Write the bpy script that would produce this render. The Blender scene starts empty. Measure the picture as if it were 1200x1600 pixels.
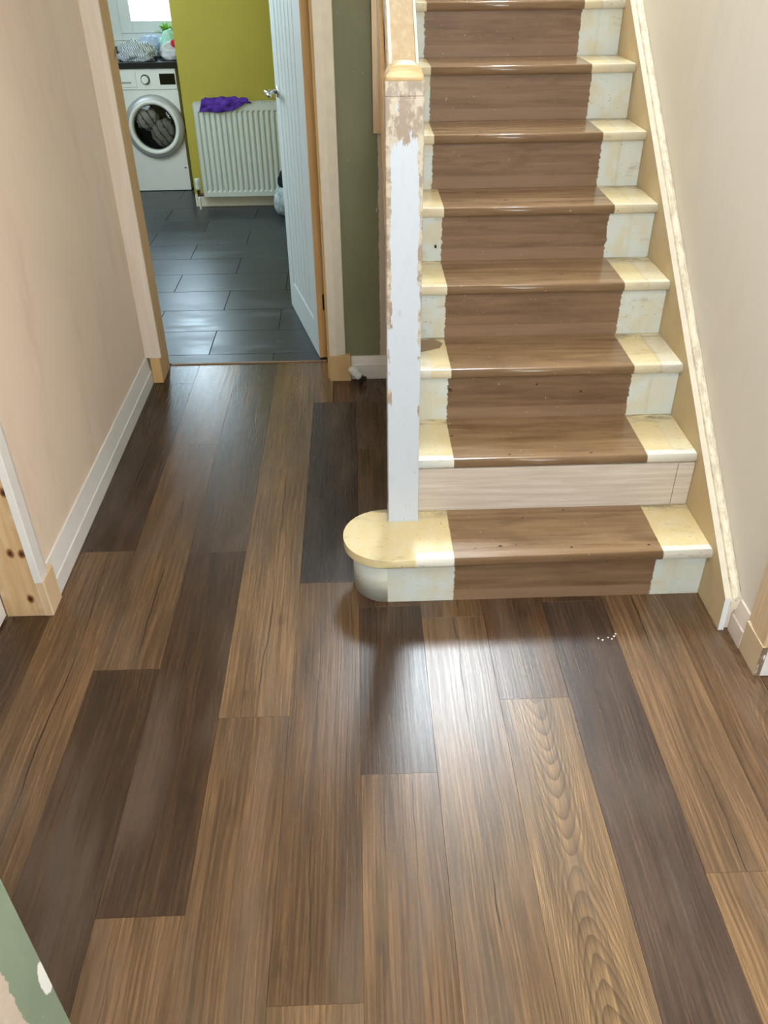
import bpy, bmesh, math, random
from mathutils import Matrix, Vector
random.seed(7)
S = bpy.context.scene
COL = S.collection
def lin(r, g, b):
    f = lambda c: (c/255/12.92 if c/255 <= .04045 else ((c/255+.055)/1.055)**2.4)
    return (f(r), f(g), f(b), 1.0)

# ---------------------------------------------------------------- camera
F_PX, PITCH, YAW, ROLL = 1294.3, 0.6092, 0.0258, -0.0125
cam = bpy.data.cameras.new('camera'); cam.sensor_fit = 'VERTICAL'; cam.sensor_height = 32.0
cam.lens = F_PX/1600*32.0; cam.clip_start = .02; cam.clip_end = 60
co = bpy.data.objects.new('camera', cam); COL.objects.link(co)
fw = Vector((math.sin(YAW)*math.cos(PITCH), math.cos(YAW)*math.cos(PITCH), -math.sin(PITCH)))
rt = Vector((math.cos(YAW), -math.sin(YAW), 0)); up = rt.cross(fw)
r2 = math.cos(ROLL)*rt + math.sin(ROLL)*up; u2 = -math.sin(ROLL)*rt + math.cos(ROLL)*up
co.matrix_world = Matrix(((r2.x, u2.x, -fw.x, -0.9935), (r2.y, u2.y, -fw.y, -1.8816), (r2.z, u2.z, -fw.z, 1.6432), (0, 0, 0, 1)))
S.camera = co
# ---------------------------------------------------------------- world, daylight through the windows, exposure
wd = bpy.data.worlds.new('sky'); S.world = wd; wd.use_nodes = True
wd.node_tree.nodes['Background'].inputs[0].default_value = lin(214, 228, 245)
wd.node_tree.nodes['Background'].inputs[1].default_value = 3.0
S.view_settings.view_transform = 'Standard'; S.view_settings.look = 'None'
S.view_settings.gamma = 1.0; S.view_settings.use_curve_mapping = False
S.view_settings.exposure = -0.15
def daylight(name, loc, direction, sx, sy, power, col=(1, 1, 1)):
    L = bpy.data.lights.new(name, 'AREA'); L.shape = 'RECTANGLE'; L.size = sx; L.size_y = sy; L.energy = power; L.color = col
    o = bpy.data.objects.new(name, L); COL.objects.link(o); o.location = loc
    o.rotation_euler = Vector(direction).to_track_quat('-Z', 'Y').to_euler()
    return o
daylight('front_door_daylight', (-0.48, -2.62, 1.75), (0, 1, -.08), .9, 1.1, 46, (.84, .93, 1.0))
Lp = bpy.data.lights.new('ceiling_lamp', 'POINT'); Lp.energy = 27; Lp.shadow_soft_size = .14; Lp.color = (1.0, .92, .82)
lo = bpy.data.objects.new('ceiling_lamp', Lp); COL.objects.link(lo); lo.location = (-1.0, -1.15, 2.22)
Lq = bpy.data.lights.new('landing_fill', 'POINT'); Lq.energy = 70; Lq.shadow_soft_size = .15; Lq.color = (.95, .97, 1.0)  # unseen fill light, added to brighten the upper stairwell and widen the floor sheen
lq = bpy.data.objects.new('landing_fill', Lq); COL.objects.link(lq); lq.location = (-1.35, 2.0, 4.55)
daylight('right_room_daylight', (1.75, -0.95, 1.45), (-1, 0.1, -.1), 1.2, 1.3, 44, (1.0, .96, .90))
daylight('landing_daylight', (-0.28, 3.86, 4.15), (0, -1, -.30), .60, 1.5, 290, (.80, .91, 1.0))
daylight('kitchen_daylight', (-2.525, 5.64, 1.60), (0, -1, -.02), .50, 1.24, 52, (.66, .87, 1.0))
daylight('kitchen_side_daylight', (-3.34, 3.2, 1.55), (1, 0, -.25), 1.6, 1.0, 60, (.74, .90, 1.0))

# ---------------------------------------------------------------- node helper
class G:
    def __init__(s, name, rough=.6, spec=.5, metal=0.0):
        s.m = bpy.data.materials.new(name); s.m.use_nodes = True; s.t = s.m.node_tree
        s.b = s.t.nodes['Principled BSDF']; s.b.inputs['Roughness'].default_value = rough
        s.b.inputs['Specular IOR Level'].default_value = spec; s.b.inputs['Metallic'].default_value = metal
        s.co = s.n('ShaderNodeTexCoord').outputs['Object']
    def n(s, t, **k):
        x = s.t.nodes.new(t)
        for a, b in k.items(): setattr(x, a, b)
        return x
    def put(s, sock, v):
        if isinstance(v, bpy.types.NodeSocket): s.t.links.new(v, sock)
        else: sock.default_value = v
    def math(s, op, a, b=0.0, c=0.0, clamp=False):
        x = s.n('ShaderNodeMath', operation=op, use_clamp=clamp)
        for i, v in enumerate((a, b, c)): s.put(x.inputs[i], v)
        return x.outputs[0]
    def mul(s, v, k):
        x = s.n('ShaderNodeVectorMath', operation='MULTIPLY'); s.put(x.inputs[0], v); s.put(x.inputs[1], k); return x.outputs[0]
    def addv(s, v, k):
        x = s.n('ShaderNodeVectorMath', operation='ADD'); s.put(x.inputs[0], v); s.put(x.inputs[1], k); return x.outputs[0]
    def noise(s, v, sc=(1, 1, 1), detail=3, rough=.55, dist=0.0):
        x = s.n('ShaderNodeTexNoise'); s.put(x.inputs['Vector'], s.mul(v, sc)); x.inputs['Scale'].default_value = 1
        x.inputs['Detail'].default_value = detail; x.inputs['Roughness'].default_value = rough; x.inputs['Distortion'].default_value = dist
        return x.outputs['Fac']
    def xyz(s, v):
        x = s.n('ShaderNodeSeparateXYZ'); s.put(x.inputs[0], v); return x.outputs
    def cxyz(s, a, b, c):
        x = s.n('ShaderNodeCombineXYZ')
        for i, v in enumerate((a, b, c)): s.put(x.inputs[i], v)
        return x.outputs[0]
    def ramp(s, f, *st):
        x = s.n('ShaderNodeValToRGB'); s.put(x.inputs[0], f); e = x.color_ramp.elements
        while len(e) < len(st): e.new(.5)
        for i, (p, c) in enumerate(st): e[i].position = p; e[i].color = c if len(c) == 4 else (*c, 1)
        return x.outputs[0]
    def mix(s, f, a, b, mode='MIX'):
        x = s.n('ShaderNodeMix', data_type='RGBA', blend_type=mode); s.put(x.inputs[0], f); s.put(x.inputs[6], a); s.put(x.inputs[7], b); return x.outputs[2]
    def ss(s, v, lo, hi, a=0.0, b=1.0):
        x = s.n('ShaderNodeMapRange', interpolation_type='SMOOTHSTEP'); s.put(x.inputs[0], v)
        for i, q in enumerate((lo, hi, a, b)): s.put(x.inputs[i+1], q)
        return x.outputs[0]
    def attr(s, nm):
        return s.n('ShaderNodeAttribute', attribute_type='OBJECT', attribute_name=nm).outputs['Fac']
    def grey(s, f):  # scalar -> colour multiplier
        return s.cxyz(f, f, f)
    def bump(s, h, strength, dist=.002):
        x = s.n('ShaderNodeBump'); x.inputs['Strength'].default_value = strength; x.inputs['Distance'].default_value = dist
        s.put(x.inputs['Height'], h); s.t.links.new(x.outputs[0], s.b.inputs['Normal'])
    def out(s, col=None, rough=None):
        if col is not None: s.put(s.b.inputs['Base Color'], col)
        if rough is not None: s.put(s.b.inputs['Roughness'], rough)
        return s.m
def plain(name, col, rough=.5, spec=.5, metal=0.0, var=.06, sc=14, bump=.05):
    g = G(name, rough, spec, metal); f = g.noise(g.co, (sc,)*3, 4)
    c = g.mix(1, col, g.grey(g.ss(f, .2, .8, 1-var, 1+var)), 'MULTIPLY')
    if bump: g.bump(g.noise(g.co, (sc*9,)*3, 2), bump)
    return g.out(c)

# ---------------------------------------------------------------- materials
M = {}
def m_plank():
    g = G('vinyl_plank', .36, .5); sd = g.attr('seed')
    x, y, z = g.xyz(g.co)
    v = g.cxyz(g.math('ADD', x, g.math('MULTIPLY', sd, 3.7)), g.math('ADD', y, g.math('MULTIPLY', sd, 9.1)), 0)
    wob = g.math('SUBTRACT', g.noise(v, (2, 1.3, 1), 2), .5)
    xw = g.math('ADD', x, g.math('MULTIPLY', wob, .035))
    vw = g.cxyz(g.math('ADD', xw, g.math('MULTIPLY', sd, 3.7)), g.math('MULTIPLY', g.math('ADD', y, g.math('MULTIPLY', sd, 9.1)), 1.0), 0)
    g1 = g.noise(vw, (170, 2.6, 1), 6, .68); g2 = g.noise(vw, (520, 7, 1), 3, .65); g3 = g.noise(vw, (17, 1.7, 1), 4, .55, .4)
    streak = g.ss(g1, .3, .72)
    # cathedral figure: pinched parabolas
    yy = g.math('ABSOLUTE', g.math('SUBTRACT', y, g.attr('figure_at')))
    xc = g.math('SUBTRACT', xw, g.attr('figure_x'))
    ff = g.math('SUBTRACT', g.math('MULTIPLY', g.math('MULTIPLY', xc, xc), 1500), g.math('MULTIPLY', yy, 21))
    ff = g.math('ADD', ff, g.math('MULTIPLY', g.noise(v, (13, 4, 1), 2), 2.4))
    fr = g.math('FRACT', g.math('ADD', ff, 60))
    line = g.math('MULTIPLY', g.math('POWER', fr, 2.2), g.ss(fr, 1.0, .93))
    cath = g.math('MULTIPLY', line, g.attr('figure'))
    # split along the grain
    cx = g.math('ABSOLUTE', g.math('SUBTRACT', g.math('ADD', x, g.math('MULTIPLY', g.math('SUBTRACT', g.noise(v, (3, 2.2, 1), 3), .5), .06)), g.attr('split_x')))
    crack = g.math('MULTIPLY', g.ss(cx, .0028, .0006), g.ss(g.noise(v, (1, 2.6, 1), 2), .43, .56))
    crack = g.math('MULTIPLY', crack, g.attr('split'))
    knot = g.ss(g.noise(v, (13, 3.2, 1), 3, .6), .62, .76)
    base = g.mix(1, g.n('ShaderNodeObjectInfo').outputs['Color'], (.63, .61, .545, 1), 'MULTIPLY')
    k = g.math('MULTIPLY', g.ss(streak, 0, 1, .62, 1.26), g.ss(g2, .3, .7, .78, 1.18))
    k = g.math('MULTIPLY', k, g.ss(g3, .30, .70, .72, 1.22))
    k = g.math('MULTIPLY', k, g.math('SUBTRACT', 1, g.math('MULTIPLY', cath, .60)))
    k = g.math('MULTIPLY', k, g.math('SUBTRACT', 1, g.math('MULTIPLY', knot, .5)))
    k = g.math('MULTIPLY', k, g.math('SUBTRACT', 1, g.math('MULTIPLY', crack, .82)))
    c = g.mix(1, base, g.grey(k), 'MULTIPLY')
    c = g.mix(g.math('MULTIPLY', g.ss(g.noise(v, (7, 1.6, 1), 2), .5, .7), .28), c, lin(112, 98, 88), 'MIX')
    g.bump(g.math('ADD', streak, g.math('MULTIPLY', crack, -1.5)), .10, .001)
    return g.out(c, g.ss(g1, .2, .8, .32, .235))
M['plank'] = m_plank()

def m_plaster(name, base, alt, alt2, sc=2.2):
    g = G(name, .75, .3); p = g.co
    f = g.noise(p, (sc, sc*.55, sc*.4), 4, .6, .6); f2 = g.noise(p, (sc*2.5, sc*2.5, sc*.7), 5, .65)
    c = g.mix(g.ss(f, .35, .7), base, alt); c = g.mix(g.math('MULTIPLY', g.ss(f2, .52, .75), .55), c, alt2)
    g.bump(g.noise(p, (40, 40, 22), 5), .05, .004)
    return g.out(c)
M['plaster_pink'] = m_plaster('pink_plaster', lin(228, 208, 190), lin(232, 215, 195), lin(214, 190, 172))
M['plaster_cream'] = m_plaster('cream_plaster', lin(228, 222, 214), lin(231, 223, 208), lin(222, 213, 203), 1.6)
M['ceiling'] = plain('ceiling_white', lin(236, 234, 228), .8, .2)

def m_green_torn(name, xedge, green, rev=1):
    """green emulsion that ends in a torn edge, bare grey plaster beyond"""
    g = G(name, .6, .4); x, y, z = g.xyz(g.co)
    n = g.math('SUBTRACT', g.noise(g.co, (60, 60, 34), 4, .7), .5)
    e = g.math('ADD', x, g.math('MULTIPLY', n, .016))
    f = g.noise(g.co, (6, 6, 3), 4)
    gc = g.mix(g.ss(f, .3, .7), green, tuple(c*1.16 for c in green[:3])+(1,))
    chip = g.ss(g.noise(g.addv(g.co, (3, 0, 1)), (30, 30, 20), 2), .745, .77)
    gc = g.mix(chip, gc, lin(170, 172, 160))
    pc = g.mix(g.noise(g.co, (300, 300, 160), 3), lin(186, 172, 158), lin(214, 202, 188))
    return g.out(g.mix(g.ss(e, xedge, xedge+.0015), gc, pc))
M['green_wall'] = m_green_torn('olive_wall_paint', -0.913, lin(121, 122, 95))

def m_wood(name, a, b, axis='z', rough=.5, fine=110, knots=0.0, knotcol=None, line=.5, spec=.4):
    g = G(name, rough, spec)
    sc = {'x': (3.5, fine, fine), 'y': (fine, 3.5, fine), 'z': (fine, fine, 3.5)}[axis]
    sw = {'x': (1.2, 16, 16), 'y': (16, 1.2, 16), 'z': (16, 16, 1.2)}[axis]
    sk = {'x': (6, 22, 22), 'y': (22, 6, 22), 'z': (20, 20, 9)}[axis]
    w = g.noise(g.co, sw, 2); f = g.noise(g.co, sc, 4, .6, .3)
    c = g.mix(g.ss(f, .3, .75), a, b); c = g.mix(g.math('MULTIPLY', g.ss(w, .5, .7), line), c, a)
    if knots:
        k = g.noise(g.addv(g.co, (.37, .2, .91)), sk, 1, .3); c = g.mix(g.math('MULTIPLY', g.ss(k, .74, .80), knots), c, knotcol or lin(96, 58, 26))
    g.bump(f, .06, .001)
    return g.out(c)
M['pine'] = m_wood('bare_pine', lin(196, 158, 112), lin(216, 182, 138), 'z', .55, 90, .9)
M['pine_pale'] = m_wood('pale_pine', lin(212, 184, 148), lin(230, 208, 176), 'z', .55, 90)
M['pine_orange'] = m_wood('warm_pine', lin(206, 166, 112), lin(222, 184, 132), 'z', .5, 80)
M['mdf'] = m_wood('tan_fibreboard', lin(196, 164, 118), lin(206, 176, 130), 'z', .65, 40)
M['oak_pale'] = m_wood('white_oak_riser', lin(198, 184, 170), lin(220, 210, 200), 'x', .5, 75, line=.25)
M['white_wood'] = plain('white_gloss_trim', lin(228, 226, 224), .35, .5, var=.03)
M['primer'] = plain('pinkish_primer', lin(222, 208, 198), .55, .4, var=.05)
M['cream_trim'] = plain('cream_eggshell', lin(226, 218, 200), .4, .5, var=.05, sc=30)

SPOTS = [(-.607,.026,.0075),(-.682,.018,.004),(-.402,.011,.0055),(-.176,.012,.005),(-.561,.030,.003),(-.387,.199,.0045),(-.56,.241,.0045),(-.314,.239,.005),(-.712,.523,.0035),(-.701,.508,.0035),(-.56,.468,.003)]
KNOTS = [(-1.957,.436),(-1.992,.233),(-1.961,.230),(-1.978,.066)]
def m_stair(name, tread):
    """cream-painted sides, bare brown strip where a carpet runner lay; brush marks at the borders"""
    g = G(name, .38 if tread else .5, .5); x, y, z = g.xyz(g.co); sd = g.attr('seed')
    v = g.addv(g.co, g.cxyz(g.math('MULTIPLY', sd, .73), sd, g.math('MULTIPLY', sd, .31)))
    amp = .004 if tread else .020
    n = g.math('SUBTRACT', g.noise(v, (8, 20, 70) if not tread else (4, 24, 24), 4, .65), .5)
    xe = g.math('ADD', x, g.math('MULTIPLY', n, amp))
    n2 = g.math('SUBTRACT', g.noise(g.addv(v, (5, 3, 2)), (8, 20, 70) if not tread else (4, 24, 24), 4, .65), .5)
    xe2 = g.math('ADD', x, g.math('MULTIPLY', n2, amp))
    mid = g.math('MULTIPLY', g.ss(xe, g.attr('left_edge'), g.math('ADD', g.attr('left_edge'), .003)), g.ss(xe2, g.attr('right_edge'), g.math('SUBTRACT', g.attr('right_edge'), .003)))
    # bare wood
    w1 = g.noise(v, (3.0, 42, 42), 5, .62, .6); w2 = g.noise(v, (4, 14, 14), 4, .6)
    if tread: wood = g.ramp(w1, (.25, lin(112, 86, 58)), (.5, lin(142, 114, 82)), (.78, lin(162, 134, 102)))
    else: wood = g.ramp(w1, (.25, lin(104, 79, 57)), (.5, lin(128, 101, 76)), (.78, lin(147, 119, 92)))
    wood = g.mix(g.math('MULTIPLY', g.ss(w2, .48, .72), .5), wood, lin(96, 68, 44))
    wood = g.mix(g.math('MULTIPLY', g.ss(g.noise(v, (26, 40, 40), 1), .775, .81), .85), wood, lin(34, 22, 14))
    # painted sides with older coats showing in straight-edged patches
    cream = lin(226, 208, 160) if tread else lin(212, 209, 190)
    white = lin(222, 218, 202) if tread else lin(212, 219, 216)
    q = g.noise(v, (30, 18, 26), 2)
    side = g.mix(g.ss(g.noise(v, (14, 10, 12), 3), .40, .62), cream, white) if not tread else g.mix(g.math('MULTIPLY', g.ss(q, .45, .6), .5), cream, lin(228, 216, 184))
    bx = g.math('ADD', g.math('ADD', x, g.math('MULTIPLY', g.math('SINE', g.math('MULTIPLY', sd, 7)), .012)), g.math('MULTIPLY', g.math('SUBTRACT', g.noise(v, (1, 9, 9), 3), .5), .012))
    outer = g.math('MAXIMUM', g.ss(bx, -.076, -.072), g.ss(bx, -.792, -.796))
    seam = g.math('MULTIPLY', g.ss(bx, -.084, -.078), g.ss(bx, -.066, -.074))
    oa = g.attr('outer')
    side = g.mix(g.math('MULTIPLY', outer, oa), side, white)
    side = g.mix(g.math('MULTIPLY', g.math('MULTIPLY', seam, oa), .30), side, lin(150, 140, 124))
    if tread:
        fy = g.math('ADD', y, g.math('MULTIPLY', g.math('SUBTRACT', g.noise(v, (50, 50, 9), 3), .5), .012))
        nose = g.ss(fy, g.math('ADD', g.attr('front'), .036), g.math('ADD', g.attr('front'), .028))
        side = g.mix(g.math('MULTIPLY', g.math('MULTIPLY', nose, g.ss(bx, -.868, -.858)), g.math('MAXIMUM', g.math('MULTIPLY', outer, oa), g.attr('white_nose'))), side, lin(240, 240, 232))
        wood = g.mix(g.math('MULTIPLY', nose, .45), wood, lin(160, 130, 100))
        wear = g.ss(y, g.math('ADD', g.attr('front'), .012), g.math('ADD', g.attr('front'), .002))
        wood = g.mix(g.math('MULTIPLY', wear, .35), wood, lin(74, 54, 40))
        seamy = g.ss(y, g.math('ADD', g.attr('front'), .212), g.math('ADD', g.attr('front'), .225))
        wood = g.mix(g.math('MULTIPLY', seamy, .3), wood, lin(176, 144, 112))
    else:
        low = g.ss(g.math('SUBTRACT', z, g.attr('bottom')), .044, .038)
        wood = g.mix(g.math('MULTIPLY', low, .42), wood, lin(164, 134, 108))
    sp = g.noise(v, (120, 160, 160), 2, .5)
    sm = g.noise(g.addv(v, (1, 6, 3)), (9, 30, 30), 5, .7)
    side = g.mix(g.math('MULTIPLY', g.ss(sm, .58, .70), .38), side, lin(150, 140, 122))
    back = g.ss(y, g.math('ADD', g.attr('front'), .19), g.math('ADD', g.attr('front'), .24)) if tread else 0.0
    side = g.mix(g.math('MULTIPLY', back, g.ss(sm, .40, .62)), side, lin(160, 146, 118))
    side = g.mix(g.math('MULTIPLY', g.ss(sp, .70, .74), .8), side, lin(92, 74, 58))
    wood = g.mix(g.math('MULTIPLY', g.ss(g.noise(g.addv(v, (9, 9, 9)), (90, 120, 120), 1), .78, .80), .7), wood, lin(226, 212, 188))
    c = g.mix(mid, side, wood)
    for sx, sy, sr in (SPOTS if tread else ()):      # nail holes and stains in the bare boards
        d = g.n('ShaderNodeVectorMath', operation='LENGTH'); g.put(d.inputs[0], g.mul(g.addv(g.cxyz(x, y, 0), (-sx, -sy, 0)), (1, 1.3, 0)))
        c = g.mix(g.math('MULTIPLY', g.ss(g.math('ADD', d.outputs['Value'], g.math('MULTIPLY', n, .006)), sr, sr*.6), .85), c, lin(44, 28, 18))
    g.bump(g.math('ADD', g.math('MULTIPLY', mid, -.5), w1), .08, .002)
    return g.out(c, g.ss(w1, .2, .8, .13, .24) if tread else .5)
M['tread'] = m_stair('stripped_tread', True); M['riser'] = m_stair('stripped_riser', False)

def m_newel():
    g = G('part_stripped_white_paint', .42, .5); x, y, z = g.xyz(g.co)
    n = g.noise(g.co, (46, 46, 11), 5, .68); n2 = g.noise(g.addv(g.co, (4, 1, 2)), (60, 60, 26), 4, .65)
    ex = g.math('ABSOLUTE', x)                                   # object origin on the post's axis
    edge = g.ss(ex, .026, .041)
    hz = g.ss(z, .30, .85)
    top = g.ss(z, 1.02, 1.11)
    bare = g.ss(g.math('ADD', n, g.math('ADD', g.math('MULTIPLY', g.math('MULTIPLY', edge, hz), .36), g.math('MULTIPLY', top, .32))), .67, .72)
    chips = g.math('MULTIPLY', g.ss(g.math('ADD', g.noise(g.addv(g.co, (8, 3, 5)), (42, 42, 17), 4, .6), g.math('MULTIPLY', edge, .09)), .655, .675), g.math('MULTIPLY', g.ss(z, .18, .34), g.ss(z, .72, .52)))
    bare = g.math('MAXIMUM', bare, chips)
    pt = g.noise(g.addv(g.co, (2, 7, 1)), (34, 34, 26), 4, .7)
    wood = g.mix(g.ss(pt, .42, .56), lin(164, 147, 131), lin(206, 196, 178))
    dirt = g.math('MULTIPLY', g.ss(g.noise(g.co, (70, 70, 55), 3), .66, .70), g.ss(z, .34, .02))
    white = g.mix(g.math('MULTIPLY', g.ss(n2, .5, .7), .3), lin(204, 213, 225), lin(194, 202, 211))
    c = g.mix(bare, g.mix(g.math('MULTIPLY', dirt, .6), white, lin(120, 112, 100)), wood)
    c = g.mix(g.math('MULTIPLY', g.ss(z, 1.06, 1.11), g.ss(n, .46, .58)), c, lin(166, 150, 136))
    g.bump(g.math('MULTIPLY', bare, -1.0), .35, .002)
    return g.out(c)
M['newel'] = m_newel()
M['newel_cap'] = m_wood('sanded_pine_cap', lin(216, 182, 132), lin(240, 220, 178), 'x', .45, 60)

def m_string():
    g = G('worn_cream_string', .6, .4); x, y, z = g.xyz(g.co)
    f = g.noise(g.co, (5, 5, 5), 5, .6); f2 = g.noise(g.co, (40, 40, 40), 4)
    c = g.mix(g.ss(f, .3, .7), lin(196, 172, 130), lin(208, 188, 150)); c = g.mix(g.math('MULTIPLY', g.ss(f2, .6, .75), .4), c, lin(174, 148, 108))
    return g.out(c)
M['string'] = m_string()
def m_scuffed():
    g = G('scuffed_cream_bead', .5, .4); f = g.noise(g.co, (60, 18, 18), 5, .65); f2 = g.noise(g.co, (140, 60, 60), 3)
    c = g.mix(g.ss(f, .44, .62), lin(238, 230, 208), lin(214, 200, 180)); c = g.mix(g.math('MULTIPLY', g.ss(f2, .66, .72), .7), c, lin(132, 110, 90))
    g.bump(f, .2, .003); return g.out(c)
M['bead'] = m_scuffed()
M['string_end'] = plain('white_string_end', lin(232, 236, 240), .5, .4)

def m_tile():
    g = G('slate_tile', .34, .5); sd = g.attr('seed'); v = g.addv(g.co, g.cxyz(sd, g.math('MULTIPLY', sd, .7), 0))
    f = g.noise(v, (3, 9, 1), 5, .65, .5); f2 = g.noise(v, (10, 40, 1), 4, .6)
    c = g.ramp(f, (.3, lin(38, 44, 50)), (.55, lin(52, 59, 66)), (.8, lin(84, 92, 98)))
    c = g.mix(g.math('MULTIPLY', g.ss(f2, .62, .75), .35), c, lin(128, 134, 138))
    g.bump(f2, .08, .002); return g.out(c, g.ss(f, .3, .8, .30, .44))
M['tile'] = m_tile()
M['yellow'] = plain('mustard_wall_paint', lin(172, 158, 62), .6, .4, var=.05, sc=3)
M['white_metal'] = plain('white_enamel', lin(206, 212, 205), .3, .5, var=.02, bump=0)
M['appliance'] = plain('appliance_white', lin(230, 233, 230), .3, .5, var=.02, bump=0)
M['chrome'] = plain('satin_chrome', lin(206, 206, 204), .22, .5, 1.0, var=.02, bump=0)
M['silver'] = plain('silver_grey_plastic', lin(176, 178, 182), .35, .5, .3, var=.03, bump=0)
M['black'] = plain('black_laminate', lin(26, 28, 32), .25, .5, var=.1, bump=0)
M['black_gloss'] = plain('black_display', lin(14, 15, 17), .12, .5, bump=0)
M['drum'] = plain('dark_drum', lin(44, 44, 44), .4, .5, bump=0)
M['brass'] = plain('dull_brass', lin(92, 72, 46), .4, .5, .7)
M['dark'] = plain('dark_iron', lin(30, 27, 24), .5, .4)
M['upvc'] = plain('window_plastic', lin(226, 233, 238), .3, .5, var=.01, bump=0)
M['subfloor'] = plain('brown_subfloor', lin(96, 74, 54), .8, .2)
M['door_paint'] = plain('white_primed_door', lin(214, 224, 229), .45, .4, var=.02, bump=.02)
M['crumb'] = plain('plaster_crumb', lin(238, 232, 220), .8, .2)
M['offcut'] = m_wood('vinyl_offcut', lin(134, 110, 82), lin(156, 130, 100), 'x', .45, 60)
M['threshold'] = m_wood('threshold_timber', lin(136, 108, 78), lin(164, 134, 100), 'x', .5, 60)
def glass(name, tint=(1, 1, 1, 1), rough=0.0, ior=1.45):
    g = G(name); tr = g.n('ShaderNodeBsdfTransparent'); tr.inputs[0].default_value = tint   # a thin pane
    gl = g.n('ShaderNodeBsdfGlossy'); gl.inputs['Roughness'].default_value = .03; fz = g.n('ShaderNodeFresnel'); fz.inputs[0].default_value = ior
    mx = g.n('ShaderNodeMixShader'); g.put(mx.inputs[0], fz.outputs[0]); g.put(mx.inputs[1], tr.outputs[0]); g.put(mx.inputs[2], gl.outputs[0])
    g.t.links.new(mx.outputs[0], g.t.nodes['Material Output'].inputs['Surface']); return g.m
M['glass_dark'] = glass('smoked_porthole_glass', (.72, .72, .70, 1))
M['glass'] = glass('window_glass', (.98, .99, 1, 1))
def cloth(name, a, b, stripe=0, rough=.9, thin=-.1):
    g = G(name, rough, .2); x, y, z = g.xyz(g.co)
    f = g.noise(g.co, (30, 30, 30), 3)
    if stripe:
        w = g.math('SINE', g.math('ADD', g.math('MULTIPLY', g.math('ADD', x, g.math('MULTIPLY', z, .6)), stripe), g.math('MULTIPLY', f, 5)))
        c = g.mix(g.ss(w, thin, thin+.3), a, b)
    else: c = g.mix(g.ss(f, .35, .65), a, b)
    g.bump(g.noise(g.co, (300, 300, 300), 2), .15, .002); return g.out(c)
M['purple'] = cloth('purple_cloth', lin(70, 40, 132), lin(92, 58, 160))
M['stripe'] = cloth('striped_cloth', lin(128, 138, 152), lin(216, 222, 228), 420)
M['mint'] = cloth('mint_cloth', lin(168, 222, 204), lin(190, 236, 220))
M['lilac'] = cloth('blue_lilac_cloth', lin(170, 190, 226), lin(190, 206, 236))
M['greyc'] = cloth('pale_grey_cloth', lin(190, 196, 204), lin(214, 214, 220))
M['redc'] = cloth('red_cloth', lin(196, 44, 66), lin(214, 60, 80))
M['laundry'] = cloth('grey_check_cloth', lin(96, 96, 90), lin(190, 190, 184), 110, thin=-.95)
M['blackc'] = cloth('black_cloth', lin(22, 23, 25), lin(34, 35, 38))
M['bagc'] = cloth('grey_mottled_plastic', lin(150, 164, 172), lin(196, 206, 210))
M['leaf'] = plain('bright_leaf', lin(150, 210, 84), .5, .4, var=.2)
M['pot'] = plain('white_pot', lin(224, 224, 220), .4)
M['primer_wood'] = m_wood('pinkish_primed_pine', lin(230, 214, 198), lin(238, 226, 212), 'z', .5, 60, line=.2)

def m_knotty():
    g = G('knotty_pine_lining', .55, .4); x, y, z = g.xyz(g.co)
    f = g.noise(g.co, (70, 70, 4), 4, .6, .4)
    c = g.mix(g.ss(f, .3, .75), lin(200, 164, 120), lin(218, 188, 146))
    c = g.mix(g.ss(g.noise(g.co, (9, 9, 5), 4), .52, .68), c, lin(224, 208, 182))
    for kx, kz in KNOTS:
        d = g.n('ShaderNodeVectorMath', operation='LENGTH'); g.put(d.inputs[0], g.mul(g.addv(g.cxyz(x, 0, z), (-kx, 0, -kz)), (1, 0, .62)))
        e = g.math('ADD', d.outputs['Value'], g.math('MULTIPLY', g.math('SUBTRACT', g.noise(g.co, (90, 90, 90), 2), .5), .006))
        c = g.mix(g.ss(e, .013, .007), c, lin(150, 100, 54)); c = g.mix(g.ss(e, .008, .003), c, lin(66, 38, 20))
    return g.out(c)

# ---------------------------------------------------------------- geometry helpers
def obj(name, bm, m, parent=None, kind=None, loc=None, smooth=False):
    me = bpy.data.meshes.new(name)
    bmesh.ops.recalc_face_normals(bm, faces=bm.faces[:]); bm.to_mesh(me); bm.free()
    for mm in (m if isinstance(m, (list, tuple)) else [m]): me.materials.append(mm)
    if smooth:
        for p in me.polygons: p.use_smooth = True
    o = bpy.data.objects.new(name, me); COL.objects.link(o)
    if parent: o.parent = parent
    if loc: o.location = loc
    if kind: o['kind'] = kind
    return o
def box(bm, x0, x1, y0, y1, z0, z1, bev=0.0, seg=2, mi=0):
    v = [bm.verts.new(p) for p in ((x0,y0,z0),(x1,y0,z0),(x1,y1,z0),(x0,y1,z0),(x0,y0,z1),(x1,y0,z1),(x1,y1,z1),(x0,y1,z1))]
    fs = [bm.faces.new([v[i] for i in q]) for q in ((0,3,2,1),(4,5,6,7),(0,1,5,4),(1,2,6,5),(2,3,7,6),(3,0,4,7))]
    for f in fs: f.material_index = mi
    if bev: bmesh.ops.bevel(bm, geom=list({e for f in fs for e in f.edges}), offset=bev, segments=seg, affect='EDGES', profile=.5)
def bx(*a, **k):
    bm = bmesh.new(); box(bm, *a, **k); return bm
def prism(bm, pts, axis, a, b, mi=0):
    """extrude a polygon given in the two other axes from a to b along axis"""
    def P(p, t): return {'x': (t, p[0], p[1]), 'y': (p[0], t, p[1]), 'z': (p[0], p[1], t)}[axis]
    A = [bm.verts.new(P(p, a)) for p in pts]; B = [bm.verts.new(P(p, b)) for p in pts]; n = len(pts)
    fs = [bm.faces.new(A[::-1]), bm.faces.new(B)] + [bm.faces.new((A[i], A[(i+1) % n], B[(i+1) % n], B[i])) for i in range(n)]
    for f in fs: f.material_index = mi
    return A, B, fs
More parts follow.
